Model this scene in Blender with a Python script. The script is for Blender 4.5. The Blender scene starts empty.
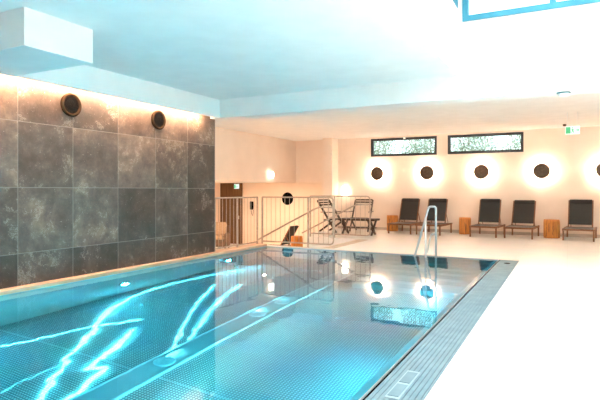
import bpy, bmesh, math, random
from mathutils import Vector, Matrix
random.seed(7)
S = bpy.context.scene
C = S.collection
PI = math.pi

# ------------------------------------------------------------------ camera
F_PX = 515.0
cam_d = bpy.data.cameras.new('camera')
cam = bpy.data.objects.new('camera', cam_d); C.objects.link(cam)
cam_d.sensor_width = 36.0
cam_d.lens = 36.0 * F_PX / 600.0
cam_d.shift_y = -9.7 / 600.0
cam_d.clip_start = 0.05
cam.location = (0, 0, 1.3)
cam.rotation_euler = (PI/2, 0, math.atan(267.5 / F_PX))
S.camera = cam

# ------------------------------------------------------------------ world, light, exposure
S.view_settings.view_transform = 'Standard'
S.view_settings.look = 'None'
S.view_settings.gamma = 1.0
S.view_settings.use_curve_mapping = False
S.view_settings.exposure = 0.2
try:
    S.cycles.use_denoising = True
    S.cycles.max_bounces = 10
    S.cycles.diffuse_bounces = 6
    S.cycles.glossy_bounces = 6
    S.cycles.transmission_bounces = 6
    S.cycles.transparent_max_bounces = 8
    S.cycles.sample_clamp_indirect = 80.0
    S.cycles.caustics_reflective = False
except Exception:
    pass

W = bpy.data.worlds.new('world'); S.world = W
W.use_nodes = True
wn = W.node_tree.nodes; wl = W.node_tree.links
bg = wn['Background']
bg.inputs['Color'].default_value = (0.78, 0.94, 1.0, 1)
bg.inputs['Strength'].default_value = 2.6

# key measures, metres
Z_CEIL, Z_BEAM, Z_FAR = 3.10, 2.74, 3.05
X_STONE, X_POOL_L, X_POOL_R, X_GR = -6.37, -6.25, -1.145, -0.79
X_SHAFT, X_SHAFT_R = -1.53, 2.8
Y_NEAR, Y_BEAM, Y_POOL, Y_BACK = -4.0, 8.35, 10.3, 16.23
POOL_D, Z_LOW, X_RIGHT = 1.55, -0.85, 4.6
Y_SHAFT0 = -1.0
Z_SHAFT = 5.2

def portal(name, loc, rot, sx, sy):
    l = bpy.data.lights.new(name, 'AREA'); l.shape = 'RECTANGLE'; l.size = sx; l.size_y = sy
    l.cycles.is_portal = True
    o = bpy.data.objects.new(name, l); C.objects.link(o); o.location = loc; o.rotation_euler = rot
def daylight(name, loc, rot, sx, sy, watts, col):
    l = bpy.data.lights.new(name, 'AREA'); l.shape = 'RECTANGLE'; l.size = sx; l.size_y = sy; l.energy = watts; l.color = col
    o = bpy.data.objects.new(name, l); C.objects.link(o); o.location = loc; o.rotation_euler = rot
DAY = (.86, .965, .98)
sl = bpy.data.lights.new('sun', 'SUN'); sl.energy = 23.0; sl.color = (1.0, .925, .87); sl.angle = math.radians(4)
so = bpy.data.objects.new('sun', sl); C.objects.link(so); so.rotation_euler = (math.radians(-6), math.radians(-17), 0)
daylight('skylight_daylight', ((X_SHAFT+X_SHAFT_R)/2, (Y_SHAFT0+Y_BEAM)/2, Z_SHAFT-0.02), (0, 0, 0), X_SHAFT_R-X_SHAFT-0.3, Y_BEAM-Y_SHAFT0-0.3, 400, DAY)  # added area light under the roof glass, stands in for sky light
portal('clerestory_portal', ((X_SHAFT+X_SHAFT_R)/2, Y_BEAM-0.02, 4.5), (-PI/2, 0, 0), X_SHAFT_R-X_SHAFT-0.2, 0.9)

# ------------------------------------------------------------------ materials
def mat(name, col, rough=0.6, metal=0.0, **kw):
    m = bpy.data.materials.new(name); m.use_nodes = True
    b = m.node_tree.nodes['Principled BSDF']
    b.inputs['Base Color'].default_value = (*col, 1)
    b.inputs['Roughness'].default_value = rough
    b.inputs['Metallic'].default_value = metal
    for k, v in kw.items():
        b.inputs[k].default_value = v
    return m
def N(m, t, **kw):
    n = m.node_tree.nodes.new(t)
    for k, v in kw.items(): setattr(n, k, v)
    return n
def L(m, a, b): m.node_tree.links.new(a, b)
def bsdf(m): return m.node_tree.nodes['Principled BSDF']
def noise_col(m, c1, c2, scale=8, detail=5, stretch=(1,1,1), bump=0.0, lo=0.35, hi=0.65):
    tc = N(m, 'ShaderNodeTexCoord'); mp = N(m, 'ShaderNodeMapping')
    mp.inputs['Scale'].default_value = stretch
    nz = N(m, 'ShaderNodeTexNoise'); nz.inputs['Scale'].default_value = scale; nz.inputs['Detail'].default_value = detail
    rp = N(m, 'ShaderNodeValToRGB')
    rp.color_ramp.elements[0].position = lo; rp.color_ramp.elements[1].position = hi
    rp.color_ramp.elements[0].color = (*c1, 1); rp.color_ramp.elements[1].color = (*c2, 1)
    L(m, tc.outputs['Object'], mp.inputs['Vector']); L(m, mp.outputs[0], nz.inputs['Vector'])
    L(m, nz.outputs['Fac'], rp.inputs['Fac']); L(m, rp.outputs['Color'], bsdf(m).inputs['Base Color'])
    if bump:
        bp = N(m, 'ShaderNodeBump'); bp.inputs['Strength'].default_value = bump; bp.inputs['Distance'].default_value = 0.01
        L(m, nz.outputs['Fac'], bp.inputs['Height']); L(m, bp.outputs[0], bsdf(m).inputs['Normal'])
    return m
def emis(name, col, st):
    m = bpy.data.materials.new(name); m.use_nodes = True
    nt = m.node_tree; nt.nodes.clear()
    e = nt.nodes.new('ShaderNodeEmission'); e.inputs[0].default_value = (*col, 1); e.inputs[1].default_value = st
    o = nt.nodes.new('ShaderNodeOutputMaterial'); nt.links.new(e.outputs[0], o.inputs[0])
    return m

M = {}
M['plaster'] = noise_col(mat('plaster', (.8, .8, .8), .85), (.80, .80, .79), (.84, .84, .83), 3)
M['wall_warm'] = noise_col(mat('warm_plaster', (.8, .7, .6), .85), (.80, .68, .58), (.84, .72, .62), 2)
M['frame'] = noise_col(mat('window_frame_grey', (.2, .3, .34), .4, .3), (.03, .20, .29), (.045, .24, .34), 4)
M['dark_frame'] = noise_col(mat('dark_frame', (.02, .025, .03), .4), (.018, .022, .028), (.03, .035, .042), 6)
M['steel'] = noise_col(mat('brushed_steel', (.75, .77, .78), .25, .9), (.70, .72, .73), (.82, .84, .85), 40, 3, (1, 1, .1))
M['white_metal'] = noise_col(mat('light_metal', (.6, .57, .52), .45, .25), (.40, .33, .27), (.50, .42, .35), 20)
M['door_wood'] = noise_col(mat('door_wood', (.12, .06, .02), .5), (.10, .048, .015), (.17, .085, .03), 3, 6, (6, 6, .5))
M['dark_wood'] = noise_col(mat('dark_wood', (.12, .05, .02), .5), (.15, .052, .018), (.28, .11, .038), 8, 5, (6, 6, 6))
M['teak'] = noise_col(mat('teak', (.08, .035, .015), .5), (.022, .010, .005), (.05, .022, .010), 8, 5, (5, 5, 5))
M['sling'] = noise_col(mat('charcoal_sling', (.03, .028, .026), .75), (.022, .021, .02), (.036, .034, .032), 200, 2)
M['seat_sling'] = noise_col(mat('charcoal_seat_lit', (.10, .095, .09), .45), (.08, .075, .07), (.13, .12, .11), 200, 2)  # paler than the back sling: lamplight on the seat top put into the colour
M['headrest'] = noise_col(mat('headrest_fabric', (.015, .014, .013), .8), (.012, .011, .01), (.02, .019, .018), 120, 2)
M['disc'] = noise_col(mat('disc_bronze', (.10, .06, .035), .55, .2), (.075, .045, .026), (.12, .075, .045), 15, 4)
M['bronze'] = mat('bronze_rim', (.030, .019, .012), .7, 0.0, **{'Specular IOR Level': 0.0})
M['black'] = noise_col(mat('black_plastic', (.01, .01, .01), .9, 0.0, **{'Specular IOR Level': 0.0}), (.004, .004, .004), (.008, .008, .008), 60)
M['coping'] = noise_col(mat('coping_stone', (.72, .42, .27), .6), (.62, .36, .22), (.78, .50, .35), 6, 5, (4, .4, 1))
M['beige'] = noise_col(mat('beige_cushion', (.6, .45, .3), .9), (.34, .24, .15), (.44, .32, .22), 30)
M['wicker'] = noise_col(mat('wicker_brown', (.1, .06, .04), .7), (.06, .035, .02), (.16, .1, .06), 60)
M['white_plastic'] = noise_col(mat('white_plastic', (.75, .8, .82), .5), (.70, .78, .8), (.78, .84, .86), 30)
M['teal_ring'] = mat('teal_ring', (.05, .16, .2), .4, .3)
M['leaf'] = noise_col(mat('leaf', (.1, .2, .08), .6), (.09, .16, .10), (.42, .50, .42), 3)
M['bark'] = noise_col(mat('bark', (.08, .06, .04), .9), (.05, .04, .03), (.11, .08, .06), 12)
M['soil'] = noise_col(mat('soil', (.2, .2, .15), .9), (.12, .14, .08), (.25, .24, .18), 3)
M['step'] = noise_col(mat('stair_stone', (.6, .5, .4), .6), (.52, .42, .33), (.64, .53, .43), 5)

# log stump: orange wood with growth streaks
def make_log():
    m = mat('log_wood', (.6, .3, .1), .6)
    return noise_col(m, (.40, .13, .022), (.72, .29, .055), 3.5, 8, (7, 7, .9), .4, .3, .7)
M['log'] = make_log()
M['log_dark'] = noise_col(mat('log_crack', (.2, .08, .03), .8), (.14, .05, .018), (.24, .10, .04), 9)

# deck: large pale tiles with thin joints
def make_deck():
    m = mat('deck_tile', (.8, .78, .75), .38)
    ge = N(m, 'ShaderNodeNewGeometry')
    br = N(m, 'ShaderNodeTexBrick'); br.offset = 0.0; br.inputs['Scale'].default_value = 1
    br.inputs['Brick Width'].default_value = 0.9; br.inputs['Row Height'].default_value = 0.9
    br.inputs['Mortar Size'].default_value = 0.003; br.inputs['Mortar Smooth'].default_value = .3
    br.inputs['Color1'].default_value = (.83, .80, .765, 1); br.inputs['Color2'].default_value = (.80, .77, .735, 1)
    br.inputs['Mortar'].default_value = (.72, .69, .66, 1)
    nz = N(m, 'ShaderNodeTexNoise'); nz.inputs['Scale'].default_value = 2.5; nz.inputs['Detail'].default_value = 6
    mx = N(m, 'ShaderNodeMixRGB', blend_type='MULTIPLY'); mx.inputs['Fac'].default_value = .12
    L(m, ge.outputs['Position'], br.inputs['Vector']); L(m, ge.outputs['Position'], nz.inputs['Vector'])
    L(m, br.outputs['Color'], mx.inputs['Color1']); L(m, nz.outputs['Color'], mx.inputs['Color2'])
    L(m, mx.outputs['Color'], bsdf(m).inputs['Base Color'])
    return m
M['deck'] = make_deck()

def mathn(m, op, a, b=None, c=None):
    n = N(m, 'ShaderNodeMath', operation=op)
    for i, v in enumerate((a, b, c)):
        if v is None: continue
        if isinstance(v, (int, float)): n.inputs[i].default_value = v
        else: L(m, v, n.inputs[i])
    return n.outputs[0]

# stone tiles on the left wall: every tile its own tone, cloudy stains, specks and pale scratches
def make_stone():
    m = mat('stone_tile', (.2, .18, .17), .55)
    ge = N(m, 'ShaderNodeNewGeometry'); sp = N(m, 'ShaderNodeSeparateXYZ'); L(m, ge.outputs['Position'], sp.inputs[0])
    u = mathn(m, 'DIVIDE', mathn(m, 'SUBTRACT', sp.outputs['Y'], 4.27), .845)
    v = mathn(m, 'DIVIDE', mathn(m, 'SUBTRACT', sp.outputs['Z'], .47), .868)
    fu, fv = mathn(m, 'FLOOR', u), mathn(m, 'FLOOR', v)
    cb = N(m, 'ShaderNodeCombineXYZ'); L(m, fu, cb.inputs[0]); L(m, fv, cb.inputs[1])
    wn_ = N(m, 'ShaderNodeTexWhiteNoise'); wn_.noise_dimensions = '3D'; L(m, cb.outputs[0], wn_.inputs['Vector'])
    off = N(m, 'ShaderNodeVectorMath', operation='MULTIPLY_ADD')
    L(m, wn_.outputs['Color'], off.inputs[0]); off.inputs[1].default_value = (30, 30, 30); L(m, ge.outputs['Position'], off.inputs[2])
    def nz(sc, det, rough, dist=0.0):
        n = N(m, 'ShaderNodeTexNoise'); n.inputs['Scale'].default_value = sc; n.inputs['Detail'].default_value = det
        n.inputs['Roughness'].default_value = rough; n.inputs['Distortion'].default_value = dist
        L(m, off.outputs[0], n.inputs['Vector']); return n.outputs['Fac']
    n1, n2, n3, n4 = nz(1.9, 10, .68, .25), nz(9, 8, .75), nz(45, 4, .7), nz(2.6, 12, .8, .5)
    r1 = N(m, 'ShaderNodeValToRGB'); e = r1.color_ramp.elements
    e[0].position = .33; e[0].color = (.058, .038, .029, 1); e[1].position = .68; e[1].color = (.20, .138, .102, 1)
    k = r1.color_ramp.elements.new(.5); k.color = (.105, .070, .053, 1)
    L(m, n1, r1.inputs['Fac'])
    tone = mathn(m, 'MULTIPLY_ADD', wn_.outputs['Value'], 1.2, .45)
    grain = mathn(m, 'MULTIPLY_ADD', n2, 1.0, .45)
    t2 = mathn(m, 'MULTIPLY', tone, grain)
    vm = N(m, 'ShaderNodeVectorMath', operation='SCALE'); L(m, r1.outputs['Color'], vm.inputs[0]); L(m, t2, vm.inputs['Scale'])
    # pale scratches and specks where the rough noise crosses its middle
    vv = mathn(m, 'LESS_THAN', mathn(m, 'ABSOLUTE', mathn(m, 'SUBTRACT', n4, .5)), .008)
    vv = mathn(m, 'MULTIPLY', vv, mathn(m, 'GREATER_THAN', n1, .56))
    spk = mathn(m, 'MULTIPLY', mathn(m, 'GREATER_THAN', n3, .66), mathn(m, 'GREATER_THAN', n2, .5))
    vv = mathn(m, 'MULTIPLY', mathn(m, 'MAXIMUM', vv, spk), .55)
    mx = N(m, 'ShaderNodeMixRGB'); L(m, vv, mx.inputs['Fac']); L(m, vm.outputs[0], mx.inputs['Color1']); mx.inputs['Color2'].default_value = (.46, .40, .35, 1)
    ju = mathn(m, 'PINGPONG', u, .5); jv = mathn(m, 'PINGPONG', v, .5)
    j = mathn(m, 'LESS_THAN', mathn(m, 'MINIMUM', ju, jv), .005)
    m2 = N(m, 'ShaderNodeMixRGB'); L(m, mathn(m, 'MULTIPLY', j, .6), m2.inputs['Fac']); L(m, mx.outputs[0], m2.inputs['Color1']); m2.inputs['Color2'].default_value = (.30, .26, .23, 1)
    L(m, m2.outputs[0], bsdf(m).inputs['Base Color'])
    bp = N(m, 'ShaderNodeBump'); bp.inputs['Strength'].default_value = .5; bp.inputs['Distance'].default_value = .015
    L(m, n2, bp.inputs['Height']); L(m, bp.outputs[0], bsdf(m).inputs['Normal'])
    return m
M['stone'] = make_stone()

# pool steel: studded sheet
def make_pool_steel(dots=True):
    m = mat('pool_steel' + ('_studded' if dots else ''), (.62, .66, .68), .42, .35)
    ge = N(m, 'ShaderNodeNewGeometry')
    vo = N(m, 'ShaderNodeTexVoronoi'); vo.voronoi_dimensions = '2D'; vo.inputs['Scale'].default_value = 30; vo.inputs['Randomness'].default_value = 0.0
    nz = N(m, 'ShaderNodeTexNoise'); nz.inputs['Scale'].default_value = 1.3; nz.inputs['Detail'].default_value = 3
    L(m, ge.outputs['Position'], vo.inputs['Vector']); L(m, ge.outputs['Position'], nz.inputs['Vector'])
    rp = N(m, 'ShaderNodeValToRGB'); e = rp.color_ramp.elements
    e[0].position = .20; e[0].color = (.85, .88, .9, 1); e[1].position = .38; e[1].color = (.21, .27, .30, 1)
    L(m, vo.outputs['Distance'], rp.inputs['Fac'])
    if not dots:
        e[0].color = e[1].color = (.6, .64, .66, 1)
    mx = N(m, 'ShaderNodeMixRGB', blend_type='MULTIPLY'); mx.inputs['Fac'].default_value = .35
    L(m, rp.outputs['Color'], mx.inputs['Color1']); L(m, nz.outputs['Color'], mx.inputs['Color2'])
    L(m, mx.outputs[0], bsdf(m).inputs['Base Color'])
    if dots:
        bp = N(m, 'ShaderNodeBump'); bp.inputs['Strength'].default_value = .4; bp.inputs['Distance'].default_value = .004; bp.invert = True
        L(m, vo.outputs['Distance'], bp.inputs['Height']); L(m, bp.outputs[0], bsdf(m).inputs['Normal'])
    return m
M['pool_studs'] = make_pool_steel(True)
M['pool_plain'] = make_pool_steel(False)

WATER_TINT = (.06, .60, .74)
def make_water():
    m = bpy.data.materials.new('pool_water'); m.use_nodes = True
    nt = m.node_tree; nt.nodes.clear()
    out = nt.nodes.new('ShaderNodeOutputMaterial'); mix = nt.nodes.new('ShaderNodeMixShader')
    rf = nt.nodes.new('ShaderNodeBsdfRefraction'); gl = nt.nodes.new('ShaderNodeBsdfGlossy'); fr = nt.nodes.new('ShaderNodeFresnel')
    rf.inputs['Color'].default_value = (*WATER_TINT, 1); rf.inputs['IOR'].default_value = 1.33; rf.inputs['Roughness'].default_value = 0
    gl.inputs['Color'].default_value = (1, 1, 1, 1); gl.inputs['Roughness'].default_value = .01
    fr.inputs['IOR'].default_value = 1.36
    ge = nt.nodes.new('ShaderNodeNewGeometry')
    n1 = nt.nodes.new('ShaderNodeTexNoise'); n1.inputs['Scale'].default_value = 1.4; n1.inputs['Detail'].default_value = 2.5
    bp = nt.nodes.new('ShaderNodeBump'); bp.inputs['Strength'].default_value = .10; bp.inputs['Distance'].default_value = .03
    nt.links.new(ge.outputs['Position'], n1.inputs['Vector']); nt.links.new(n1.outputs['Fac'], bp.inputs['Height'])
    for s in (rf, gl, fr): nt.links.new(bp.outputs[0], s.inputs['Normal'])
    nt.links.new(fr.outputs[0], mix.inputs[0]); nt.links.new(rf.outputs[0], mix.inputs[1]); nt.links.new(gl.outputs[0], mix.inputs[2])
    nt.links.new(mix.outputs[0], out.inputs[0])
    return m
M['water'] = make_water()

def make_glass():
    m = bpy.data.materials.new('window_glass'); m.use_nodes = True
    nt = m.node_tree; nt.nodes.clear()
    out = nt.nodes.new('ShaderNodeOutputMaterial'); mix = nt.nodes.new('ShaderNodeMixShader')
    tr = nt.nodes.new('ShaderNodeBsdfTransparent'); gl = nt.nodes.new('ShaderNodeBsdfGlossy'); fr = nt.nodes.new('ShaderNodeFresnel')
    tr.inputs[0].default_value = (.93, .98, .98, 1); gl.inputs['Roughness'].default_value = .02; fr.inputs[0].default_value = 1.45
    nt.links.new(fr.outputs[0], mix.inputs[0]); nt.links.new(tr.outputs[0], mix.inputs[1]); nt.links.new(gl.outputs[0], mix.inputs[2])
    nt.links.new(mix.outputs[0], out.inputs[0])
    return m
M['glass'] = make_glass()
M['led'] = emis('led_warm', (1.0, .64, .40), 130)
M['lamp_glow'] = emis('lamp_glow', (1.0, .75, .56), 230)
M['small_glow'] = emis('small_lamp_glow', (1.0, .88, .72), 11)
M['pool_glow'] = emis('pool_lamp_glow', (.75, .95, 1.0), 30)
M['exit_green'] = emis('exit_green', (.16, .75, .32), .8)
M['exit_white'] = emis('exit_white', (.85, 1.0, .93), 1.15)

# ------------------------------------------------------------------ mesh helpers
class MB:
    def __init__(s): s.bm = bmesh.new()
    def box(s, x0, x1, y0, y1, z0, z1, bev=0, skip=()):
        bm2 = bmesh.new()
        r = bmesh.ops.create_cube(bm2, size=1)
        for v in bm2.verts:
            v.co = Vector(((x0+x1)/2 + v.co.x*(x1-x0), (y0+y1)/2 + v.co.y*(y1-y0), (z0+z1)/2 + v.co.z*(z1-z0)))
        if bev: bmesh.ops.bevel(bm2, geom=list(bm2.edges), offset=bev, segments=2, affect='EDGES')
        s._merge(bm2); return s
    def _merge(s, b2):
        me = bpy.data.meshes.new('tmp'); b2.to_mesh(me); b2.free(); s.bm.from_mesh(me); bpy.data.meshes.remove(me)
    def quad(s, *pts):
        s.bm.faces.new([s.bm.verts.new(p) for p in pts]); return s
    def bar(s, a, b, w, h, up=(0, 0, 1), bev=0.0):
        """box of section w x h running from a to b"""
        a, b = Vector(a), Vector(b); d = b - a; ln = d.length; z = d.normalized()
        upv = Vector(up)
        if abs(z.dot(upv)) > .98: upv = Vector((0, 1, 0))
        x = upv.cross(z).normalized(); y = z.cross(x)
        R = Matrix((x, y, z)).transposed().to_4x4(); R.translation = (a+b)/2
        b2 = bmesh.new(); bmesh.ops.create_cube(b2, size=1)
        for v in b2.verts: v.co = Vector((v.co.x*w, v.co.y*h, v.co.z*ln))
        if bev: bmesh.ops.bevel(b2, geom=list(b2.edges), offset=bev, segments=1, affect='EDGES')
        b2.transform(R); s._merge(b2); return s
    def tube(s, pts, r, n=10, corner=0.0):
        pts = [Vector(p) for p in pts]
        if corner > 0 and len(pts) > 2:
            q = [pts[0]]
            for i in range(1, len(pts)-1):
                p0, p1, p2 = pts[i-1], pts[i], pts[i+1]
                c = min(corner, (p0-p1).length*.45, (p2-p1).length*.45)
                a = p1 + (p0-p1).normalized()*c; b = p1 + (p2-p1).normalized()*c
                for k in range(6):
                    t = k/5; q.append(a*(1-t)**2 + p1*2*t*(1-t) + b*t*t)
            q.append(pts[-1]); pts = q
        rings = []; prev = None
        for i, p in enumerate(pts):
            d = (pts[min(i+1, len(pts)-1)] - pts[max(i-1, 0)]).normalized()
            if prev is None:
                up = Vector((0, 0, 1)) if abs(d.z) < .9 else Vector((0, 1, 0))
                x = up.cross(d).normalized()
            else:
                x = (prev - d*prev.dot(d)).normalized()
            prev = x; y = d.cross(x)
            rings.append([s.bm.verts.new(p + (x*math.cos(2*PI*k/n) + y*math.sin(2*PI*k/n))*r) for k in range(n)])
        for a, b in zip(rings, rings[1:]):
            for k in range(n): s.bm.faces.new((a[k], a[(k+1) % n], b[(k+1) % n], b[k])).smooth = True
        s.bm.faces.new(rings[0][::-1]); s.bm.faces.new(rings[-1]); return s
    def lathe(s, prof, axis='Z', at=(0, 0, 0), n=40, cap=True):
        """prof: (r, h) pairs, revolved about the axis"""
        at = Vector(at); rings = []
        def P(r, h, t):
            a, b = r*math.cos(t), r*math.sin(t)
            return at + (Vector((a, b, h)) if axis == 'Z' else Vector((a, h, b)) if axis == 'Y' else Vector((h, a, b)))
        for r, h in prof:
            rings.append([s.bm.verts.new(P(max(r, 1e-4), h, 2*PI*k/n)) for k in range(n)])
        for a, b in zip(rings, rings[1:]):
            for k in range(n): s.bm.faces.new((a[k], a[(k+1) % n], b[(k+1) % n], b[k]))
        if cap: s.bm.faces.new(rings[0][::-1]); s.bm.faces.new(rings[-1])
        return s
    def build(s, name, m, parent=None, smooth=False):
        bmesh.ops.recalc_face_normals(s.bm, faces=list(s.bm.faces))
        me = bpy.data.meshes.new(name); s.bm.to_mesh(me); s.bm.free()
        me.materials.append(m)
        if smooth:
            me.polygons.foreach_set('use_smooth', [True]*len(me.polygons))
        o = bpy.data.objects.new(name, me); C.objects.link(o)
        if parent: o.parent = parent
        return o

def tag(o, label=None, cat=None, group=None, kind=None):
    if label: o['label'] = label
    if cat: o['category'] = cat
    if group: o['group'] = group
    if kind: o['kind'] = kind
    return o
def empty(name, loc, label=None, cat=None, group=None, rz=0, kind=None):
    o = bpy.data.objects.new(name, None); C.objects.link(o)
    o.location = loc; o.rotation_euler = (0, 0, rz); o.empty_display_size = .1
    return tag(o, label, cat, group, kind)
def struct(o, label=None): return tag(o, label, None, None, 'structure')
def copy_tree(o, parent=None):
    c = o.copy(); C.objects.link(c)
    if parent: c.parent = parent
    for ch in [x for x in bpy.data.objects if x.parent == o]:
        copy_tree(ch, c)
    return c

# ------------------------------------------------------------------ the setting
f = MB()
f.box(X_GR, X_RIGHT, Y_NEAR, Y_BACK+.2, -1.9, 0)                       # deck right of the pool
f.box(-4.62, X_GR-.002, Y_POOL+.012, Y_BACK+.2, -1.9, 0)                 # deck beyond the pool
f.box(-6.55, -4.622, Y_POOL+.012, 10.52, -1.9, 0)                       # ledge before the stairwell
f.box(-6.45, -4.622, 12.9, Y_BACK+.2, -1.9, 0)
f.box(-7.0, -6.451, 13.9, Y_BACK+.2, -1.9, 0)
f.box(X_POOL_L+.0, X_GR-.002, Y_NEAR, -2.02, -1.9, 0)
struct(f.build('floor', M['deck']))
struct(MB().box(-14, -4.63, 10.522, 12.898, -1.9, Z_LOW).box(-14, -6.452, 12.9, 13.9, -1.9, Z_LOW).box(-14, -7.002, 13.9, 17.6, -1.9, Z_LOW).box(-14, -6.56, 8.3, 10.52, -1.9, Z_LOW).build('floor_lower', M['deck']))
b = MB()
for k in range(5):
    b.box(-4.63-.3*(5-k), -4.63-.002, 10.56, 12.86, Z_LOW+.17*k, Z_LOW+.17*(k+1)-(.004 if k == 4 else 0))
struct(b.build('stairs', M['step']))

struct(MB().box(X_STONE-.35, X_STONE, Y_NEAR, 8.51, -1.9, 3.4).build('wall_left', M['stone']))
struct(MB().box(-8.85, -8.6, 8.3, 16.4, 1.57, 3.3).build('wall_stairwell', M['wall_warm']))
w = MB()
# back wall with two window openings
W1 = (-5.79, -3.62, 2.41, 3.0); W2 = (-3.29, -1.13, 2.42, 3.0)
w.box(-7.45, W1[0], Y_BACK, Y_BACK+.25, Z_LOW, 3.3)
w.box(W1[0], W2[1], Y_BACK, Y_BACK+.25, 0, 2.41)
w.box(W1[0], W2[1], Y_BACK, Y_BACK+.25, 3.0, 3.3)
w.box(W1[1], W2[0], Y_BACK, Y_BACK+.25, 2.41, 3.0)
w.box(W2[1], X_RIGHT, Y_BACK, Y_BACK+.25, 0, 3.3)
w.box(-8.85, -7.45, Y_BACK, Y_BACK+.25, 1.57, 3.3)
struct(w.build('wall_back', M['wall_warm']))
struct(MB().box(-7.3, -7.001, 15.7, Y_BACK, Z_LOW, Z_FAR-.001).box(-7.001, -6.96, 15.7, Y_BACK, 0.001, Z_FAR-.001).build('pillar', M['wall_warm']))
struct(MB().box(X_RIGHT, X_RIGHT+.2, Y_NEAR, Y_BACK+.25, -.1, 3.4).build('wall_right', M['plaster']))
struct(MB().box(X_STONE-.35, X_RIGHT+.2, Y_NEAR-.2, Y_NEAR, -.1, 3.4).build('wall_near', M['plaster']))
# lower room behind the stairwell
lw = MB()
lw.box(-14, -7.45, 17.2, 17.4, Z_LOW, 1.75)
lw.box(-14.2, -14, 8.1, 17.4, Z_LOW, 1.75)
lw.box(-14, X_STONE-.35, 8.1, 8.3, Z_LOW, 3.3)
lw.box(-7.45, -7.3, Y_BACK+.25, 17.4, Z_LOW, 1.75)
struct(lw.build('wall_lower_room', M['wall_warm']))
struct(MB().box(-14.2, -8.85, 8.1, 17.4, 1.6, 1.75).box(-8.85, -7.3, Y_BACK+.25, 17.4, 1.6, 1.75).build('ceiling_lower', M['plaster']))
# ceilings
c = MB()
c.box(-6.2, X_SHAFT, Y_NEAR, Y_BEAM, Z_CEIL, Z_CEIL+.25)
c.box(X_SHAFT, X_RIGHT, Y_NEAR, Y_SHAFT0, Z_CEIL, Z_CEIL+.25)
c.box(X_SHAFT_R, X_RIGHT, Y_SHAFT0, Y_BEAM, Z_CEIL, Z_CEIL+.25)
struct(c.build('ceiling', M['plaster']))
struct(MB().box(-14.2, X_RIGHT, Y_BEAM+.4, Y_BACK+.25, Z_FAR, Z_FAR+.25).build('ceiling_back', M['plaster']))
# beam and the shaft wall over it
s = MB()
s.box(-6.6, X_RIGHT, Y_BEAM, Y_BEAM+.4, Z_BEAM, 3.4)
s.box(X_SHAFT-.2, X_SHAFT_R+.2, Y_BEAM, Y_BEAM+.2, 3.4, 3.94)
s.box(X_SHAFT-.2, X_SHAFT_R+.2, Y_BEAM, Y_BEAM+.2, 5.0, Z_SHAFT+.15)
s.box(X_SHAFT-.2, X_SHAFT+.07, Y_BEAM, Y_BEAM+.2, 3.94, 5.0)
struct(s.build('beam', M['plaster']))
s = MB()
s.box(X_SHAFT-.2, X_SHAFT, Y_SHAFT0, Y_BEAM, Z_CEIL+.25, 4.15)
s.box(X_SHAFT-.2, X_SHAFT, Y_SHAFT0, Y_BEAM, 5.0, Z_SHAFT+.15)
s.box(X_SHAFT_R, X_SHAFT_R+.2, Y_SHAFT0, Y_BEAM, Z_CEIL+.25, Z_SHAFT+.15)
s.box(X_SHAFT-.2, X_SHAFT_R+.2, Y_SHAFT0-.2, Y_SHAFT0, Z_CEIL+.25, Z_SHAFT+.15)
struct(s.build('skylight_shaft', M['plaster']))
# dropped fascia with the light slot, end cap, duct box
struct(MB().box(-6.2, -6.14, Y_NEAR, Y_BEAM-.001, Z_BEAM, Z_CEIL-.001).box(X_STONE, -6.2, Y_NEAR, Y_BEAM-.001, 2.98, 3.2).build('cove', M['plaster']))
struct(MB().box(-6.139, -4.72, 3.23, 4.05, 2.72, Z_CEIL-.001).build('ceiling_bulkhead', M['plaster']))
# baseboards
struct(MB().box(-6.955, X_RIGHT-.002, Y_BACK-.02, Y_BACK-.001, 0.001, .09).build('baseboard_back', noise_col(mat('base_tile', (.5, .42, .35), .5), (.46, .38, .31), (.54, .45, .38), 4)))

# windows
def window(n, x0, x1, z0, z1, y, fm, t=.06, mull=(), depth=.12):
    e = empty(f'window_{n}', (0, y, 0)); struct(e)
    p = MB()
    p.box(x0, x1, .0, depth, z0, z0+t).box(x0, x1, .0, depth, z1-t, z1)
    p.box(x0, x0+t, .0, depth, z0+t, z1-t).box(x1-t, x1, .0, depth, z0+t, z1-t)
    for mx_ in mull: p.box(mx_-t/2, mx_+t/2, .0, depth, z0+t, z1-t)
    p.build('window_frame', fm, e)
    MB().box(x0+t, x1-t, depth*.5, depth*.5+.006, z0+t, z1-t).build('pane', M['glass'], e)
    return e
wn1 = window(1, *W1, Y_BACK+.02, M['dark_frame'], t=.075)
MB().box(-4.68, -4.60, -.03, .0, 2.95, 3.0).build('window_latch', M['steel'], wn1)
window(2, *W2, Y_BACK+.02, M['dark_frame'], t=.075)
window(3, X_SHAFT+.07, X_SHAFT_R, 3.94, 5.0, Y_BEAM-.03, M['frame'], t=.085, mull=(-.19, 1.15))
# left clerestory of the shaft
e = struct(empty('window_4', (X_SHAFT, 0, 0)))
p = MB().box(-.10, 0.01, Y_SHAFT0, 8.3, 4.15, 4.23).box(-.10, 0.01, Y_SHAFT0, 8.3, 4.93, 5.0)
for yy in (Y_SHAFT0, 2.1, 5.2, 8.22): p.box(-.10, 0.01, yy, yy+.08, 4.23, 4.93)
p.build('window_frame', M['frame'], e)
MB().box(-.06, -.054, Y_SHAFT0+.08, 8.22, 4.23, 4.93).build('pane', M['glass'], e)
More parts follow.
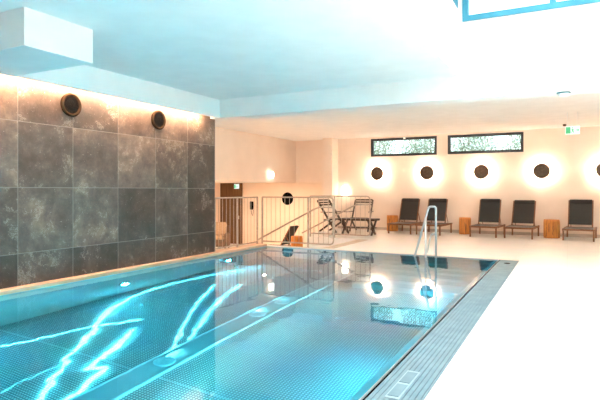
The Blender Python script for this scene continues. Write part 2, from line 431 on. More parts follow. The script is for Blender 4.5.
# unseen roof glazing over the shaft, added to let in more light
e = struct(empty('window_5', ((X_SHAFT+X_SHAFT_R)/2, 0, Z_SHAFT)))
hw = (X_SHAFT_R-X_SHAFT)/2
p = MB().box(-hw, -hw+.1, Y_SHAFT0, Y_BEAM, 0.0, .15).box(hw-.1, hw, Y_SHAFT0, Y_BEAM, 0.0, .15)
for yy in (Y_SHAFT0, 1.3, 3.6, 5.9, Y_BEAM-.1): p.box(-hw+.1, hw-.1, yy, yy+.1, 0.0, .15)
p.box(-.05, .05, Y_SHAFT0+.1, Y_BEAM-.1, 0.01, .14)
p.build('window_frame', M['frame'], e)
MB().box(-hw+.1, hw-.1, Y_SHAFT0+.1, Y_BEAM-.1, .07, .08).build('pane', M['glass'], e)

# dark door in the lower room
e = struct(empty('door_1', (-11.95, 17.2, Z_LOW)))
MB().box(-.62, .43, -.06, -.001, 0.002, 2.44).build('door_leaf', M['door_wood'], e)
MB().box(.30, .34, -.11, -.061, 1.0, 1.14).build('door_handle', M['steel'], e)

# ------------------------------------------------------------------ pool
p = MB()
p.box(X_POOL_L-.1, X_POOL_L, -2.0, Y_POOL+.01, -POOL_D-.08, -.002)
p.box(X_POOL_R+.0, X_POOL_R+.012, -2.0, Y_POOL+.01, -POOL_D-.08, -.03)
p.box(X_POOL_L, X_POOL_R, Y_POOL, Y_POOL+.01, -POOL_D-.08, -.0)
p.box(X_POOL_L, X_POOL_R, -2.0, -1.99, -POOL_D-.08, -.0)
basin = struct(p.build('pool_basin', M['pool_plain']))
MB().box(X_POOL_L, X_POOL_R, -1.99, Y_POOL, -POOL_D-.06, -POOL_D).build('pool_bottom', M['pool_studs'], basin)
st = MB()
for k in range(7):
    st.box(-3.2, X_POOL_R-.005, Y_POOL-.32*(k+1), Y_POOL-.002, -POOL_D, -.18*(k+1))
st.build('pool_steps', M['pool_plain'], basin)
st = MB().box(-3.92, -3.62, -1.9, 9.2, -POOL_D+.001, -POOL_D+.035)
st.build('inlet_channel', mat('channel_steel', (.55, .58, .60), .35, .3), basin)
MB().box(-3.935, -3.915, -1.9, 9.2, -POOL_D+.001, -POOL_D+.05).build('channel_edge', M['white_plastic'], basin)
MB().box(-3.625, -3.605, -1.9, 9.2, -POOL_D+.001, -POOL_D+.05).build('channel_edge', M['white_plastic'], basin)
for yy in (4.16, 6.0, 6.68, 8.3):
    MB().lathe([(.02, .012), (.05, .012), (.06, .02), (.11, .025), (.12, .01), (.12, .0)], 'Z', (-3.77, yy, -POOL_D+.035), 24).build('inlet_cover', M['white_plastic'], basin)
# submerged steel lip at the right edge
lp = MB(); x0, x1, y0, y1 = X_POOL_R-.085, X_POOL_R-.001, -1.98, Y_POOL-.01
lp.quad((x0, y0, -.055), (x1, y0, -.003), (x1, y1, -.003), (x0, y1, -.055)).quad((x0, y0, -.055), (x0, y1, -.055), (x0, y1, -.12), (x0, y0, -.12))
lp.quad((x1, y0, -.003), (x1, y0, -.12), (x1, y1, -.12), (x1, y1, -.003)).quad((x0, y0, -.12), (x0, y1, -.12), (x1, y1, -.12), (x1, y0, -.12))
bmesh.ops.remove_doubles(lp.bm, verts=lp.bm.verts, dist=1e-5)
lp.build('overflow_lip', mat('lip_steel', (.85, .88, .9), .3, .5), basin)

sm = MB()
for yy in (1.8, 3.88, 5.96, 8.04): sm.box(X_POOL_L+.01, -3.93, yy-.006, yy+.006, -POOL_D, -POOL_D+.003).box(-3.61, X_POOL_R-.2, yy-.006, yy+.006, -POOL_D, -POOL_D+.003)
sm.build('weld_seams', M['pool_plain'], basin)
water = MB().quad((X_POOL_L, -2, -.012), (X_POOL_R-.001, -2, -.012), (X_POOL_R-.001, Y_POOL, -.012), (X_POOL_L, Y_POOL, -.012)).build('pool_water', M['water'])
tag(water, 'clear turquoise water filling the long swimming pool', 'water', None, 'stuff')

e = empty('pool_coping', (0, 0, 0)); struct(e)
MB().box(X_STONE, X_POOL_L+.03, -2.0, 8.51, -.001, .05, .006).box(-6.55, X_POOL_L+.03, 8.512, Y_POOL+.01, -.001, .05, .006).build('coping_stone', M['coping'], e)
MB().box(-6.22, X_GR-.01, Y_POOL+.0, Y_POOL+.16, .001, .006).build('coping_strip', mat('coping_pale', (.8, .72, .64), .5), e)

# overflow gutter grating
gm = mat('grate_plastic', (.62, .72, .76), .5)
noise_col(gm, (.15, .225, .26), (.20, .285, .32), 5)
g = empty('overflow_grating', (X_POOL_R, 0, 0), 'long pale slatted overflow grating along the right pool edge', 'grating')
MB().box(.013, .353, -2.0, Y_POOL, -.12, -.05).build('gutter_tray', M['black'], g)
MB().box(.013, .023, -2.0, Y_POOL, -.05, -.002).build('edge_strip', M['black'], g)
MB().box(.338, .353, -2.0, Y_POOL, -.05, .002).build('grating_frame', gm, g)
for k in range(9):
    x = .028 + k*.0343
    MB().box(x, x+.0295, -2.0, Y_POOL-.01, -.03, -.001).build('grating_slat', gm, g)
cv = empty('gutter_cover', (-.975, 3.38, 0), 'small pale rectangular cover plate set on the overflow grating', 'cover plate')
MB().box(-.047, .047, -.27, .27, .0, .005, .002).build('plate', mat('cover_plastic', (.34, .42, .46), .5), cv)
MB().box(-.035, .035, -.235, -.02, .005, .008).build('plate_panel', gm, cv)
MB().box(-.035, .035, .02, .235, .005, .008).build('plate_panel', gm, cv)
dr = MB().lathe([(.02, .002), (.05, .002), (.05, .008), (.02, .008)], 'Z', (-.95, 9.8, 0), 20).build('floor_drain', M['bronze'])
tag(dr, 'small round dark drain fitting at the far end of the grating', 'drain')

# pool lamps under water on the left pool wall
def pool_light(x, y, watts, side):
    l = bpy.data.lights.new('pool_light', 'AREA'); l.shape = 'DISK'; l.size = .14; l.energy = watts; l.color = (.55, .90, 1.0)
    o = bpy.data.objects.new('pool_light', l); C.objects.link(o); o.location = (x, y, -.92); o.rotation_euler = (0, -side*PI/2, 0)
PL = [(5.95, 'round lit pool lamp under water on the left wall, the nearer one', True), (8.75, 'round lit pool lamp under water on the left wall, by the far end', True)]
for y, lab, vis in PL:
    e = empty('pool_lamp', (X_POOL_L+.001, y, -.92), lab, 'pool lamp', 'pool lamps')
    MB().lathe([(.10, 0), (.11, .01), (.11, .02), (.07, .03)], 'X', (0, 0, 0), 28).build('lamp_ring', M['steel'], e)
    MB().lathe([(.07, .031), (.06, .036), (.01, .04)], 'X', (0, 0, 0), 24).build('lamp_lens', M['pool_glow'], e)
    pool_light(X_POOL_L+.05, y, 60, 1)
# added unseen lights along both basin walls, to make the pool glow
for x, y, w_, side in ((X_POOL_L+.05, 3.1, 60, 1), (X_POOL_L+.05, .5, 60, 1), (X_POOL_R-.15, 1.0, 75, -1), (X_POOL_R-.15, 2.9, 75, -1), (X_POOL_R-.15, 4.8, 75, -1), (X_POOL_R-.15, 7.4, 75, -1)):
    pool_light(x, y, w_, side)

# added unseen point lights throw hand-drawn bright streaks onto the basin floor,
# drawn to look like caustics of the pool lamps
def pattern_light(loc, chains, watts, seed, col=(1.0, .98, .96)):
    l = bpy.data.lights.new('added_pattern_light', 'POINT'); l.energy = watts; l.color = col; l.shadow_soft_size = .004
    o = bpy.data.objects.new('added_pattern_light', l); C.objects.link(o); o.location = loc
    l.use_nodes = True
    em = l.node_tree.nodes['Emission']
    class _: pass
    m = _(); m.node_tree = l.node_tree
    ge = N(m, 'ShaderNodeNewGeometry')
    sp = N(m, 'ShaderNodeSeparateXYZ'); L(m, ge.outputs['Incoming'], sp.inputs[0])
    SG = PATTERN_SIGN
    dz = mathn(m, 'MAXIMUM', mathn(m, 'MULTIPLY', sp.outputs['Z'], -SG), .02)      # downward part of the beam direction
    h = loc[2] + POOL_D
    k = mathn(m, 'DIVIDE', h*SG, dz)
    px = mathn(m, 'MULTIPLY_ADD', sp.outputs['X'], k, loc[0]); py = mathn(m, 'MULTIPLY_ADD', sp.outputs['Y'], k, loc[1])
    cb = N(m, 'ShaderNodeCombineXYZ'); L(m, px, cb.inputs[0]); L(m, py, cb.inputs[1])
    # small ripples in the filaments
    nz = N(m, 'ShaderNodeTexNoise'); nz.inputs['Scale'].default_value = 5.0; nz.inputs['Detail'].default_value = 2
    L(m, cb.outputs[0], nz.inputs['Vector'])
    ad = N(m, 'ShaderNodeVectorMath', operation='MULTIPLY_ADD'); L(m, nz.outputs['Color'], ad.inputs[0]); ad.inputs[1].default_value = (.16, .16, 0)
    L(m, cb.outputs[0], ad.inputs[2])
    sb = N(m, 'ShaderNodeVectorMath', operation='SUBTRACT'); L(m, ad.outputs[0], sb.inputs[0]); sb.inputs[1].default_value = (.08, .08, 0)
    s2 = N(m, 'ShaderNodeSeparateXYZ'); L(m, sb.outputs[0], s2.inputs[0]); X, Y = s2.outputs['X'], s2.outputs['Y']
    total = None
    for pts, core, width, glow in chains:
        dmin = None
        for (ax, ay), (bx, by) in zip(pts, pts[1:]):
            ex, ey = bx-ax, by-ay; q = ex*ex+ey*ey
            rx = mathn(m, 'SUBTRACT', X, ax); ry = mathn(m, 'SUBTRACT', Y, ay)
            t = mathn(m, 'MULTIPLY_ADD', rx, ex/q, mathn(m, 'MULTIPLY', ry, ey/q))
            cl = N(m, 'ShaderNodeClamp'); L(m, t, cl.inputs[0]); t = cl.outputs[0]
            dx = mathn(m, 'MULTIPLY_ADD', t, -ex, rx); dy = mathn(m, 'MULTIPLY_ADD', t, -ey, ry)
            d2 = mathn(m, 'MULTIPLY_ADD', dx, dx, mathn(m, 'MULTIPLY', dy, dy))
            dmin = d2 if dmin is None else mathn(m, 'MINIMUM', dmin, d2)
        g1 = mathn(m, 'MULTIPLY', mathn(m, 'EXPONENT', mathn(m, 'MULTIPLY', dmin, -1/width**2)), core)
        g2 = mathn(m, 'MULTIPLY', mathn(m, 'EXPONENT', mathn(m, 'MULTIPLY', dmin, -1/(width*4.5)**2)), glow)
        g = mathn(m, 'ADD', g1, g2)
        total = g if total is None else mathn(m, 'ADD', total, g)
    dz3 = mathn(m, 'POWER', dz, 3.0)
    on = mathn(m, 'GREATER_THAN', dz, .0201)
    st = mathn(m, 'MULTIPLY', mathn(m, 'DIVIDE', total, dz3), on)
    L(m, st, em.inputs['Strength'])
PATTERN_SIGN = 1
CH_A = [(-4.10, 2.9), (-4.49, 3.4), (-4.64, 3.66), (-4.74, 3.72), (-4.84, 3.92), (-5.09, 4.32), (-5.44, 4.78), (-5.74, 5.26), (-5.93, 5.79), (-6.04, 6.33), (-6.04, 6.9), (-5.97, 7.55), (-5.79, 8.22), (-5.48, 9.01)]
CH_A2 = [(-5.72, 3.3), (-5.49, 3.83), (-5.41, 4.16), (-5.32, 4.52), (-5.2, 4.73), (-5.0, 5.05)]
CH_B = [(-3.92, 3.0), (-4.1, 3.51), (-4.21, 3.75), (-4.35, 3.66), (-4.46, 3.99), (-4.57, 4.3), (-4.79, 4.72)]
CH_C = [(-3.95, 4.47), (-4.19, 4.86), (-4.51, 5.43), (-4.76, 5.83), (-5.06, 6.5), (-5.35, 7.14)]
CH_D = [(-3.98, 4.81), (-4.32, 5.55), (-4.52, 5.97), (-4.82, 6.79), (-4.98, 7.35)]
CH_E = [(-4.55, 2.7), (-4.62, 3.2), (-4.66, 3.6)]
pattern_light((X_POOL_L+.16, 5.95, -.80), [(CH_A, 1.0, .020, .012), (CH_A2, .6, .010, .008), (CH_B, 1.0, .019, .012), (CH_E, .03, .012, .0)], 4200.0, 1)
pattern_light((X_POOL_L+.16, 8.75, -.80), [(CH_C, 1.0, .012, .008), (CH_D, .9, .013, .008), ] + [([(-3.77, q-.03), (-3.77, q+.03)], .06, .10, .0) for q in (4.16, 6.0, 6.68)], 4200.0, 2)  # drawn streaks plus added light spots on the inlet covers
pattern_light((X_POOL_R-.2, 5.6, -.80), [([(-3.22, 2.4), (-3.12, 3.6), (-3.30, 4.6), (-3.15, 5.6), (-3.30, 7.4)], .024, .38, .0)], 3200.0, 3, (1.0, .66, .58))  # added light for a pale patch beside the channel

# ------------------------------------------------------------------ cove light strip
led = MB().box(-6.25, -6.205, -2.0, 8.05, 2.78, 2.82).build('led_strip', M['led'])
tag(led, 'long warm light strip glowing in the slot above the stone wall', 'light strip')

# round black fittings on the stone wall
for y, z, lab in ((5.07, 2.53, 'round black fitting with bronze rim high on the stone wall, nearer the left'), (6.86, 2.53, 'round black fitting with bronze rim high on the stone wall, nearer the beam')):
    e = empty('wall_speaker', (X_STONE, y, z), lab, 'wall fitting', 'round fittings on the stone wall')
    MB().lathe([(.125, .001), (.165, .001), (.17, .03), (.15, .045), (.125, .03), (.125, .001)], 'X', n=36, cap=False).build('rim', M['bronze'], e)
    MB().lathe([(.124, .002), (.124, .028), (.08, .018), (.02, .022)], 'X', n=36).build('grille', M['black'], e)

# ------------------------------------------------------------------ disc lamps on the back wall
def disc_lamp(loc, label, st=1.0):
    e = empty('disc_lamp', loc, label, 'wall lamp', 'round disc wall lamps')
    MB().lathe([(.222, -.125), (.222, -.112), (.212, -.108), (.02, -.108)], 'Y', n=40).build('disc', M['disc'], e)
    MB().lathe([(.06, -.108), (.06, -.001)], 'Y', n=20).build('mount', M['bronze'], e)
    MB().lathe([(.170, -.104), (.170, -.090), (.061, -.090), (.061, -.104), (.170, -.104)], 'Y', n=32, cap=False).build('light_ring', M['lamp_glow'], e)
    return e
LX = [-5.53, -3.90, -2.28, -.65, .90]
LL = ['round bronze disc lamp glowing on the back wall, leftmost, left of all the loungers',
      'round bronze disc lamp glowing on the wall above the two left loungers',
      'round bronze disc lamp under the right end of the middle of the second high window',
      'round bronze disc lamp right of the second high window, below the exit sign',
      'round bronze disc lamp cut by the right edge of the photo']
LL[2] = 'round bronze disc lamp glowing on the wall below the second high window'
for x, t_ in zip(LX, LL): disc_lamp((x, Y_BACK, 1.85), t_)
e = empty('wall_speaker', (-9.46, 17.2, .98), 'round black fitting low on the stairwell room wall, behind the railing', 'wall fitting')
MB().lathe([(.15, -.001), (.235, -.001), (.24, -.03), (.22, -.045), (.15, -.03), (.15, -.001)], 'Y', n=36, cap=False).build('rim', M['black'], e, True)
MB().lathe([(.149, -.002), (.149, -.04), (.08, -.044), (.02, -.046)], 'Y', n=36).build('grille', M['black'], e)

# small white lamps
e = empty('wall_light', (-8.6, 14.41, 1.80), 'small white glowing lamp on the wall over the stairwell opening', 'wall lamp')
MB().box(0.001, .03, -.08, .08, -.09, .09, .008).build('back_plate', M['white_plastic'], e)
MB().box(.031, .11, -.10, .10, -.10, .10, .02).build('lamp_shade', M['small_glow'], e)
e = empty('wall_light', (-6.68, Y_BACK, 1.28), 'small white glowing lamp on the back wall beside the pillar', 'wall lamp')
MB().box(-.06, .06, -.03, -.001, -.12, .12, .008).build('back_plate', M['white_plastic'], e)
MB().box(-.10, .10, -.11, -.031, -.16, .16, .02).build('lamp_shade', M['small_glow'], e)

# added warm fill lights under the lower room ceiling, each in a trim ring
def fill_light(loc, energy, label, col=(1, .62, .38), size=.14, group='added fill lights'):
    e = empty('fill_light', loc, label, 'fill_light', group)
    MB().lathe([(size*.5, -.004), (size*.62, -.006), (size*.62, -.001)], 'Z', n=24, cap=False).build('trim_ring', M['white_plastic'], e)
    l = bpy.data.lights.new('fill_light_disk', 'AREA'); l.shape = 'DISK'; l.size = size; l.energy = energy; l.color = col
    o = bpy.data.objects.new('fill_light_disk', l); C.objects.link(o); o.location = (loc[0], loc[1], loc[2]-.012)
for x, y in ((-9.6, 11.0), (-10.8, 13.6), (-9.3, 15.2)):
    fill_light((x, y, 1.6), 75, 'added unseen fill light in the lower room behind the stairwell opening')

wb = empty('beam_fill', (-1.5, Y_BEAM+.4, 2.90), 'added long warm fill light hidden behind the beam', 'fill light')  # added fill for the lounge area, out of sight behind the beam
MB().box(-4.6, 5.4, .001, .07, -.04, .04).build('housing', M['white_plastic'], wb)
l = bpy.data.lights.new('beam_fill_light', 'AREA'); l.shape = 'RECTANGLE'; l.size = 10.0; l.size_y = .08; l.energy = 120; l.color = (1, .74, .54)
o = bpy.data.objects.new('beam_fill_light', l); C.objects.link(o); o.location = (-1.1, Y_BEAM+.50, 2.88); o.rotation_euler = (math.radians(52), 0, 0)

# ------------------------------------------------------------------ exit signs, detector
def exit_sign(loc, w, h, rz, label, drop):
    e = empty('exit_sign', loc, label, 'exit sign', None, rz)
    MB().box(-w/2, w/2, -.02, .02, -h/2, h/2, .004).build('sign_box', M['exit_white'], e)
    MB().box(-w*.46, -w*.14, -.023, -.0205, -h*.40, h*.40).build('sign_door', M['exit_green'], e)
    # running figure: head, trunk, arms, legs; arrow
    r = MB(); y = -.025
    def seg(a, b, t): r.bar((a[0]*w, y, a[1]*h), (b[0]*w, y, b[1]*h), t*h, .003, (0, 1, 0))
    seg((-.02, .12), (.02, -.10), .13); seg((0, .12), (.09, .02), .06); seg((0, .12), (-.08, .05), .06)
    seg((.02, -.10), (.09, -.22), .08); seg((.09, -.22), (.07, -.38), .07); seg((.02, -.10), (-.05, -.22), .08); seg((-.05, -.22), (-.12, -.26), .07)
    r.lathe([(h*.07, -.0015), (h*.07, .0015)], 'Y', (-.01*w, y, .28*h), 14)
    seg((.20, 0), (.42, 0), .08); seg((.42, 0), (.34, .16), .07); seg((.42, 0), (.34, -.16), .07)
    r.build('sign_pictogram', M['exit_green'], e)
    for q in (-.35, .35): MB().tube([(w*q, 0, h/2), (w*q, 0, h/2+drop)], .005, 8).build('hanger', M['white_plastic'], e)
    return e
exit_sign((.10, 13.0, 2.64), .29, .18, 0, 'lit green and white exit sign hanging from the ceiling above the right lounger', .32)
exit_sign((-10.71, 15.6, 1.44), .2, .16, 0, 'small lit exit sign by the dark door in the lower room', .10)
o = MB().lathe([(.02, 0), (.045, -.01), (.04, -.05), (.02, -.06)], 'Z', (-.07, 15.3, Z_FAR), 20).build('motion_sensor', M['disc']); tag(o, 'tiny dark sensor on the ceiling just left of the exit sign', 'sensor')
e = empty('smoke_detector', (-.05, Y_BEAM+.16, Z_BEAM), 'round white smoke detector under the beam, upper right', 'smoke detector')
MB().lathe([(.09, -.001), (.095, -.012), (.09, -.022)], 'Z', n=28).build('base_ring', M['teal_ring'], e)
MB().lathe([(.085, -.022), (.075, -.05), (.04, -.062), (.02, -.062)], 'Z', n=28).build('cover', M['white_plastic'], e)

# telephone on the lower room wall
e = empty('wall_phone', (-11.07, 17.2, .70), 'black wall telephone behind the railing, left of the round lamp', 'telephone')
MB().box(-.07, .07, -.06, -.001, -.16, .16, .01).build('phone_body', M['black'], e)
MB().tube([(0, -.09, .13), (0, -.11, 0), (0, -.09, -.13)], .028, 10).build('handset', M['black'], e, True)
MB().tube([(0, -.08, -.13), (.03, -.07, -.35), (0.07, -.06, -.40), (.09, -.05, -.2), (.06, -.03, -.15)], .008, 6).build('cord', M['black'], e)

# ------------------------------------------------------------------ railings
RT = 1.14
def railing(a, b, label, n_bal, posts=(0, 1), rounded=False, z0=.0, r=.017):
    """framed railing between a and b on the deck: rails, posts, balusters"""
    a, b = Vector(a), Vector(b); d = b-a
    e = empty('railing', a, label, 'railing', 'metal railings round the stairwell')
    if rounded:
        MB().tube([(0, 0, RT), (d.x, d.y, RT), (d.x, d.y, .10), (0, 0, .10)], r, 10, .10).build('rail_frame', M['white_metal'], e)
    else:
        MB().tube([(0, 0, RT), (d.x, d.y, RT)], r, 10).build('top_rail', M['white_metal'], e)
        MB().tube([(0, 0, .10), (d.x, d.y, .10)], r*.8, 8).build('bottom_rail', M['white_metal'], e)
    for t in posts:
        MB().box(d.x*t-.016, d.x*t+.016, d.y*t-.016, d.y*t+.016, z0, RT).build('post', M['white_metal'], e)
    for k in range(1, n_bal):
        t = k/n_bal
        MB().tube([(d.x*t, d.y*t, .11), (d.x*t, d.y*t, RT-.01)], .006, 6).build('baluster', M['white_metal'], e)
    return e
railing((-6.42, 8.56, .0), (-6.42, 10.2, .0), 'pale metal railing with thin upright bars along the left pool edge', 12, (0, .5, 1))
near_rail = railing((-6.42, 10.42, .0), (-4.58, 10.42, .0), 'pale metal railing with rounded end and sloping handrail on the near side of the stairs', 15, (0, .66), True)
far_rail = railing((-6.4, 12.95, .0), (-4.64, 12.95, .0), 'pale metal railing with rounded end and sloping handrail on the far side of the stairs', 13, (0, .42), True)
def handrail(par, dy):
    ox = -4.62 - par.location.x
    h = MB().tube([(ox-.02, dy, .92), (ox-.38, dy, .92), (ox-2.0, dy, .10)], .02, 10, .12).build('handrail', M['white_metal'], par)
    for x, z in ((-.3, .92), (-1.2, .505), (-1.75, .225)):
        MB().tube([(ox+x, dy, z), (ox+x, 0, z)], .009, 6).build('bracket', M['white_metal'], h)
handrail(near_rail, .08)
handrail(far_rail, -.08)

# pool ladder handrail
e = empty('pool_handrail', (-2.46, 10.0, -.9), 'polished steel grab rail standing in the water at the far pool end', 'handrail')
r = .021
rs = mat('satin_steel', (.5, .55, .58), .45, .6)
MB().tube([(.19, .1, .2), (.19, .1, 1.88), (.05, .1, 1.88), (-.235, .1, .86), (-.36, -.1, .30)], r, 12, .05).build('rail_tube', rs, e)
MB().tube([(0, .06, .2), (0, .06, 1.66)], r, 12).build('post', rs, e)
MB().tube([(.19, .1, 1.35), (.10, .09, 1.35), (.03, .06, 1.0), (.0, .06, .95)], .015, 10, .04).build('lower_rail', rs, e)

# ------------------------------------------------------------------ loungers
def make_lounger(back_deg=66, L_=1.12, width=.70):
    e = empty('sun_lounger', (0, 0, 0))
    hw = width/2
    zs = .285; hb = .285
    for sx in (-1, 1):
        MB().box(sx*hw-.02, sx*hw+.02, 0.0, L_+.12, zs-.03, zs+.025, .006).build('side_rail', M['dark_wood'], e)
        for yy in (.05, L_+.06):
            MB().bar((sx*(hw-.005), yy, 0), (sx*(hw-.005), yy, zs-.03), .04, .045, (0, 1, 0), .005).build('leg', M['dark_wood'], e)
    MB().box(-hw+.02, hw-.02, 0.005, .04, zs-.025, zs+.02, .004).build('front_rail', M['dark_wood'], e)
    MB().box(-hw+.02, hw-.02, L_+.04, L_+.075, zs-.028, zs+.01, .004).build('rear_rail', M['dark_wood'], e)
    # seat sling, slightly sagging
    p = MB(); n = 12; y0, y1 = .02, L_-.34
    vs = []
    for i in range(n+1):
        t = i/n; y = y0+(y1-y0)*t; z = zs+.028-.012*math.sin(PI*t)
        vs.append([p.bm.verts.new((x, y, z+dz)) for x in (-hw+.012, hw-.012) for dz in (0, -.014)])
    for a, b_ in zip(vs, vs[1:]):
        p.bm.faces.new((a[0], a[2], b_[2], b_[0])); p.bm.faces.new((a[1], b_[1], b_[3], a[3]))
        p.bm.faces.new((a[0], b_[0], b_[1], a[1])); p.bm.faces.new((a[2], a[3], b_[3], b_[2]))
    p.bm.faces.new((vs[0][0], vs[0][1], vs[0][3], vs[0][2])); p.bm.faces.new((vs[-1][0], vs[-1][2], vs[-1][3], vs[-1][1]))
    p.build('seat_sling', M['seat_sling'], e)
    a = math.radians(back_deg); ln = .76; hy = L_-.37
    def Bk(x, s_, off=0): return (x, hy+s_*math.cos(a)+off*math.sin(a), zs+.03+s_*math.sin(a)-off*math.cos(a))
    for sx in (-1, 1):
        MB().bar(Bk(sx*hb, 0), Bk(sx*hb, ln), .03, .035, (0, 1, 0), .005).build('back_rail', M['dark_wood'], e)
    MB().bar(Bk(0, .07), Bk(0, ln-.01), 2*hb-.03, .012, (0, -1, 0)).build('back_sling', M['sling'], e)
    MB().bar(Bk(0, ln-.10, -.02), Bk(0, ln+.012, -.02), 2*hb-.035, .026, (0, -1, 0), .006).build('headrest', M['headrest'], e)
    for sx in (-1, 1): MB().bar(Bk(sx*(hb-.03), .42, .02), (sx*(hb-.03), L_+.05, zs), .02, .015, (1, 0, 0)).build('back_prop', M['dark_wood'], e)
    return e
loungers = [
 (-4.46, 14.93, 70, 'black sling sun lounger, leftmost of the row, beside a log stool'),
 (-3.61, 14.93, 70, 'black sling sun lounger seen behind the pool grab rail'),
 (-2.095, 14.93, 70, 'black sling sun lounger in the middle of the row, right of the log stool'),
 (-1.19, 14.90, 64, 'black sling sun lounger with lower backrest, left of the log stool with cracks'),
 (.225, 14.93, 70, 'black sling sun lounger at the right end of the row')]
for x, y, dg, lab in loungers:
    e = make_lounger(dg); e.location = (x+.015, y, 0); e.rotation_euler = (0, 0, -.085); tag(e, lab, 'sun lounger', 'sun loungers along the back wall')
e = make_lounger(60); e.location = (-9.0, 14.75, Z_LOW); e.rotation_euler = (0, 0, -PI/2); tag(e, 'dark sun lounger seen low through the stairwell railing', 'sun lounger')

# log stools
def make_log_stool(seed, r=.19, h=.48):
    rnd = random.Random(seed)
    e = empty('log_stool', (0, 0, 0))
    p = MB(); n = 28; lev = 9
    ph = [rnd.uniform(0, 6.28) for _ in range(5)]
    rings = []
    for j in range(lev):
        z = h*j/(lev-1); row = []
        for k in range(n):
            t = 2*PI*k/n
            sq = 1/max(abs(math.cos(t)), abs(math.sin(t)))
            q = r*(.86+.14*sq)*(1+.03*math.sin(2*t+ph[0]+z*2)+.025*math.sin(3*t+ph[1]-z*3)+.015*math.sin(7*t+ph[2]+z*5))
            if j in (0, lev-1): q *= .97
            row.append(p.bm.verts.new((q*math.cos(t), q*math.sin(t), z)))
        rings.append(row)
    for a, b_ in zip(rings, rings[1:]):
        for k in range(n): p.bm.faces.new((a[k], a[(k+1) % n], b_[(k+1) % n], b_[k])).smooth = True
    p.bm.faces.new(rings[0][::-1]); p.bm.faces.new(rings[-1])
    p.build('log', M['log'], e)
    p = MB()
    for k in range(3):
        t = -PI/2+rnd.uniform(-.7, .7); q = r*(.86+.14/max(abs(math.cos(t)), abs(math.sin(t))))
        z0 = rnd.uniform(.05, .2)*h/.48
        pts = [(q*1.0*math.cos(t+rnd.uniform(-.05, .05)), q*1.0*math.sin(t), z0+i*.06) for i in range(5)]
        p.tube(pts, .007, 5)
    p.build('crack', M['log_dark'], e)
    return e
for (x, y, s_, h, lab) in ((-4.97, 15.98, .175, .50, 'orange log stool standing left of the leftmost sun lounger'),
                           (-2.72, 15.90, .165, .49, 'orange log stool between the pair of left loungers and the middle lounger'),
                           (-.39, 15.70, .20, .50, 'orange log stool with dark cracks beside the right end lounger')):
    e = make_log_stool(int(-x*100), s_, h); e.location = (x, y, 0); tag(e, lab, 'stool', 'log stools between the loungers')
for (x, y, lab) in ((-7.49, 14.2, 'orange log stool seen low through the stairwell railing'),):
    e = make_log_stool(91, .18, .72); e.location = (x, y, Z_LOW); tag(e, lab, 'stool')

# ------------------------------------------------------------------ wooden folding furniture by the pillar
def make_deck_chair():
    e = empty('folding_chair', (0, 0, 0))
    w_ = .29
    for sx in (-1, 1):
        MB().bar((sx*w_, -.32, 0), (sx*w_, .42, .98), .038, .055, (0, 1, 0)).build('back_leg', M['teak'], e)
        MB().bar((sx*(w_-.035), .38, 0), (sx*(w_-.035), -.30, .42), .035, .05, (0, 1, 0)).build('front_leg', M['teak'], e)
        MB().bar((sx*(w_-.06), -.34, .41), (sx*(w_-.06), .20, .36), .025, .04, (0, 1, 0)).build('seat_rail', M['teak'], e)
        MB().bar((sx*(w_+.03), -.30, .62), (sx*(w_+.03), .26, .62), .05, .02, (0, 0, 1)).build('armrest', M['teak'], e)
    p = MB()
    for k in range(8):
        t = k/7; p.bar((-w_+.02, -.33+.5*t, .44-.045*t), (w_-.02, -.33+.5*t, .44-.045*t), .045, .014, (0, 0, 1))
    p.build('seat_slats', M['teak'], e)
    p = MB()
    for k in range(3):
        s_ = .84+.15*k/2; p.bar((-w_+.01, -.32+.755*s_-.03, s_), (w_-.01, -.32+.755*s_-.03, s_), .05, .012, (0, -.79, .61))
    p.build('back_slats', M['teak'], e)
    return e
e = make_deck_chair(); e.location = (-6.52, 14.85, 0); e.rotation_euler = (0, 0, PI/2-.25)
tag(e, 'slatted wooden folding chair seen from the side, beside the pillar', 'chair', 'wooden folding chairs by the pillar')
e = make_deck_chair(); e.location = (-5.85, 15.5, 0); e.rotation_euler = (0, 0, .12)
tag(e, 'slatted wooden folding chair facing the pool behind the low table', 'chair', 'wooden folding chairs by the pillar')
t = empty('folding_table', (-5.42, 14.2, 0), 'low slatted wooden table with crossed legs behind the stair railing', 'table')
for sx in (-1, 1):
    MB().bar((sx*.45, -.22, 0), (sx*.45, .22, .44), .04, .06, (0, 1, 0)).build('leg', M['teak'], t)
    MB().bar((sx*.42, .22, 0), (sx*.42, -.22, .44), .04, .06, (0, 1, 0)).build('leg', M['teak'], t)
MB().box(-.5, .5, -.10, .10, .20, .225).build('stretcher', M['teak'], t)
p = MB()
for k in range(7): p.box(-.55, .55, -.26+.075*k, -.20+.075*k, .42, .475)
p.build('table_top', M['teak'], t)

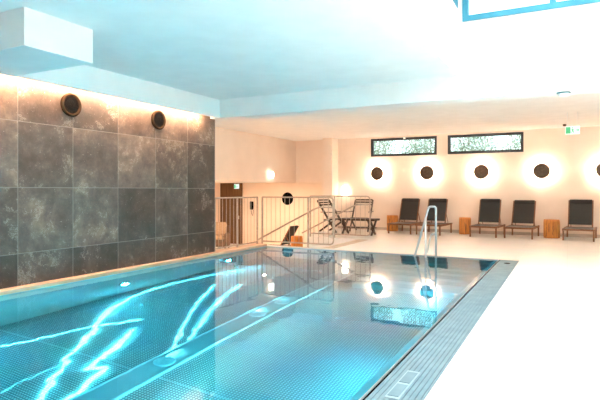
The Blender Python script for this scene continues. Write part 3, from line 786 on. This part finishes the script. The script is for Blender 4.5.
# armchair in the lower room
e = empty('armchair', (-11.3, 15.3, Z_LOW), 'dark wicker armchair with beige cushion in front of the dark door', 'armchair', rz=.4)
MB().box(-.35, .35, -.33, .30, .12, .38, .03).box(-.35, .35, .25, .37, .1, .86, .03).box(-.37, -.28, -.33, .3, .1, .6, .03).box(.28, .37, -.33, .3, .1, .6, .03).build('shell', M['wicker'], e)
MB().box(-.27, .27, -.34, .24, .38, .50, .04).box(-.27, .27, .10, .25, .48, .98, .05).build('cushion', M['beige'], e)
for sx in (-1, 1):
    for sy in (-.28, .32): MB().bar((sx*.31, sy, 0), (sx*.31, sy, .12), .04, .04, (0, 1, 0)).build('leg', M['wicker'], e)

# ------------------------------------------------------------------ outside the high windows
struct(MB().box(-7.25, 8, Y_BACK+.3, 30, .9, 1.0).build('ground_outside', M['soil']))
def shrub(x, y, w_, h, label, seed, n=7000):
    rnd = random.Random(seed)
    e = empty('shrub', (x, y, 1.0), label, 'shrub', 'shrubs outside the high windows')
    p = MB()
    for k in range(6):
        a = rnd.uniform(0, 6.28); p.tube([(0, 0, 0), (.2*math.cos(a), .2*math.sin(a), h*.4), (w_*.35*math.cos(a), w_*.35*math.sin(a), h*.85)], .011, 5)
    p.build('stem', M['bark'], e)
    p = MB()
    for k in range(n):
        u, v, q = rnd.uniform(0, 6.28), rnd.uniform(-1, 1), rnd.random()**.4
        cx = w_/2*q*math.cos(u)*math.sqrt(1-v*v); cy = w_/2*q*math.sin(u)*math.sqrt(1-v*v); cz = h*.55+h*.45*q*v
        d1 = Vector((rnd.gauss(0, 1), rnd.gauss(0, 1), rnd.gauss(0, 1))).normalized(); d2 = d1.orthogonal().normalized()
        s_ = rnd.uniform(.02, .05); c_ = Vector((cx, cy, cz))
        p.quad(c_-d1*s_, c_-d2*s_*.45, c_+d1*s_, c_+d2*s_*.45)
    p.build('foliage', M['leaf'], e)
for i, (x, w_, h, lab) in enumerate(((-6.2, 1.7, 2.7, 'leafy green shrub outside the left end of the left high window'),
      (-4.5, 1.7, 2.9, 'leafy green shrub outside the right part of the left high window'),
      (-2.8, 1.7, 2.7, 'leafy shrub outside the left end of the right high window'),
      (-1.1, 1.7, 2.6, 'leafy shrub outside the right end of the right high window'))):
    shrub(x, 17.7+.3*(i % 2), w_, h, lab, 40+i)
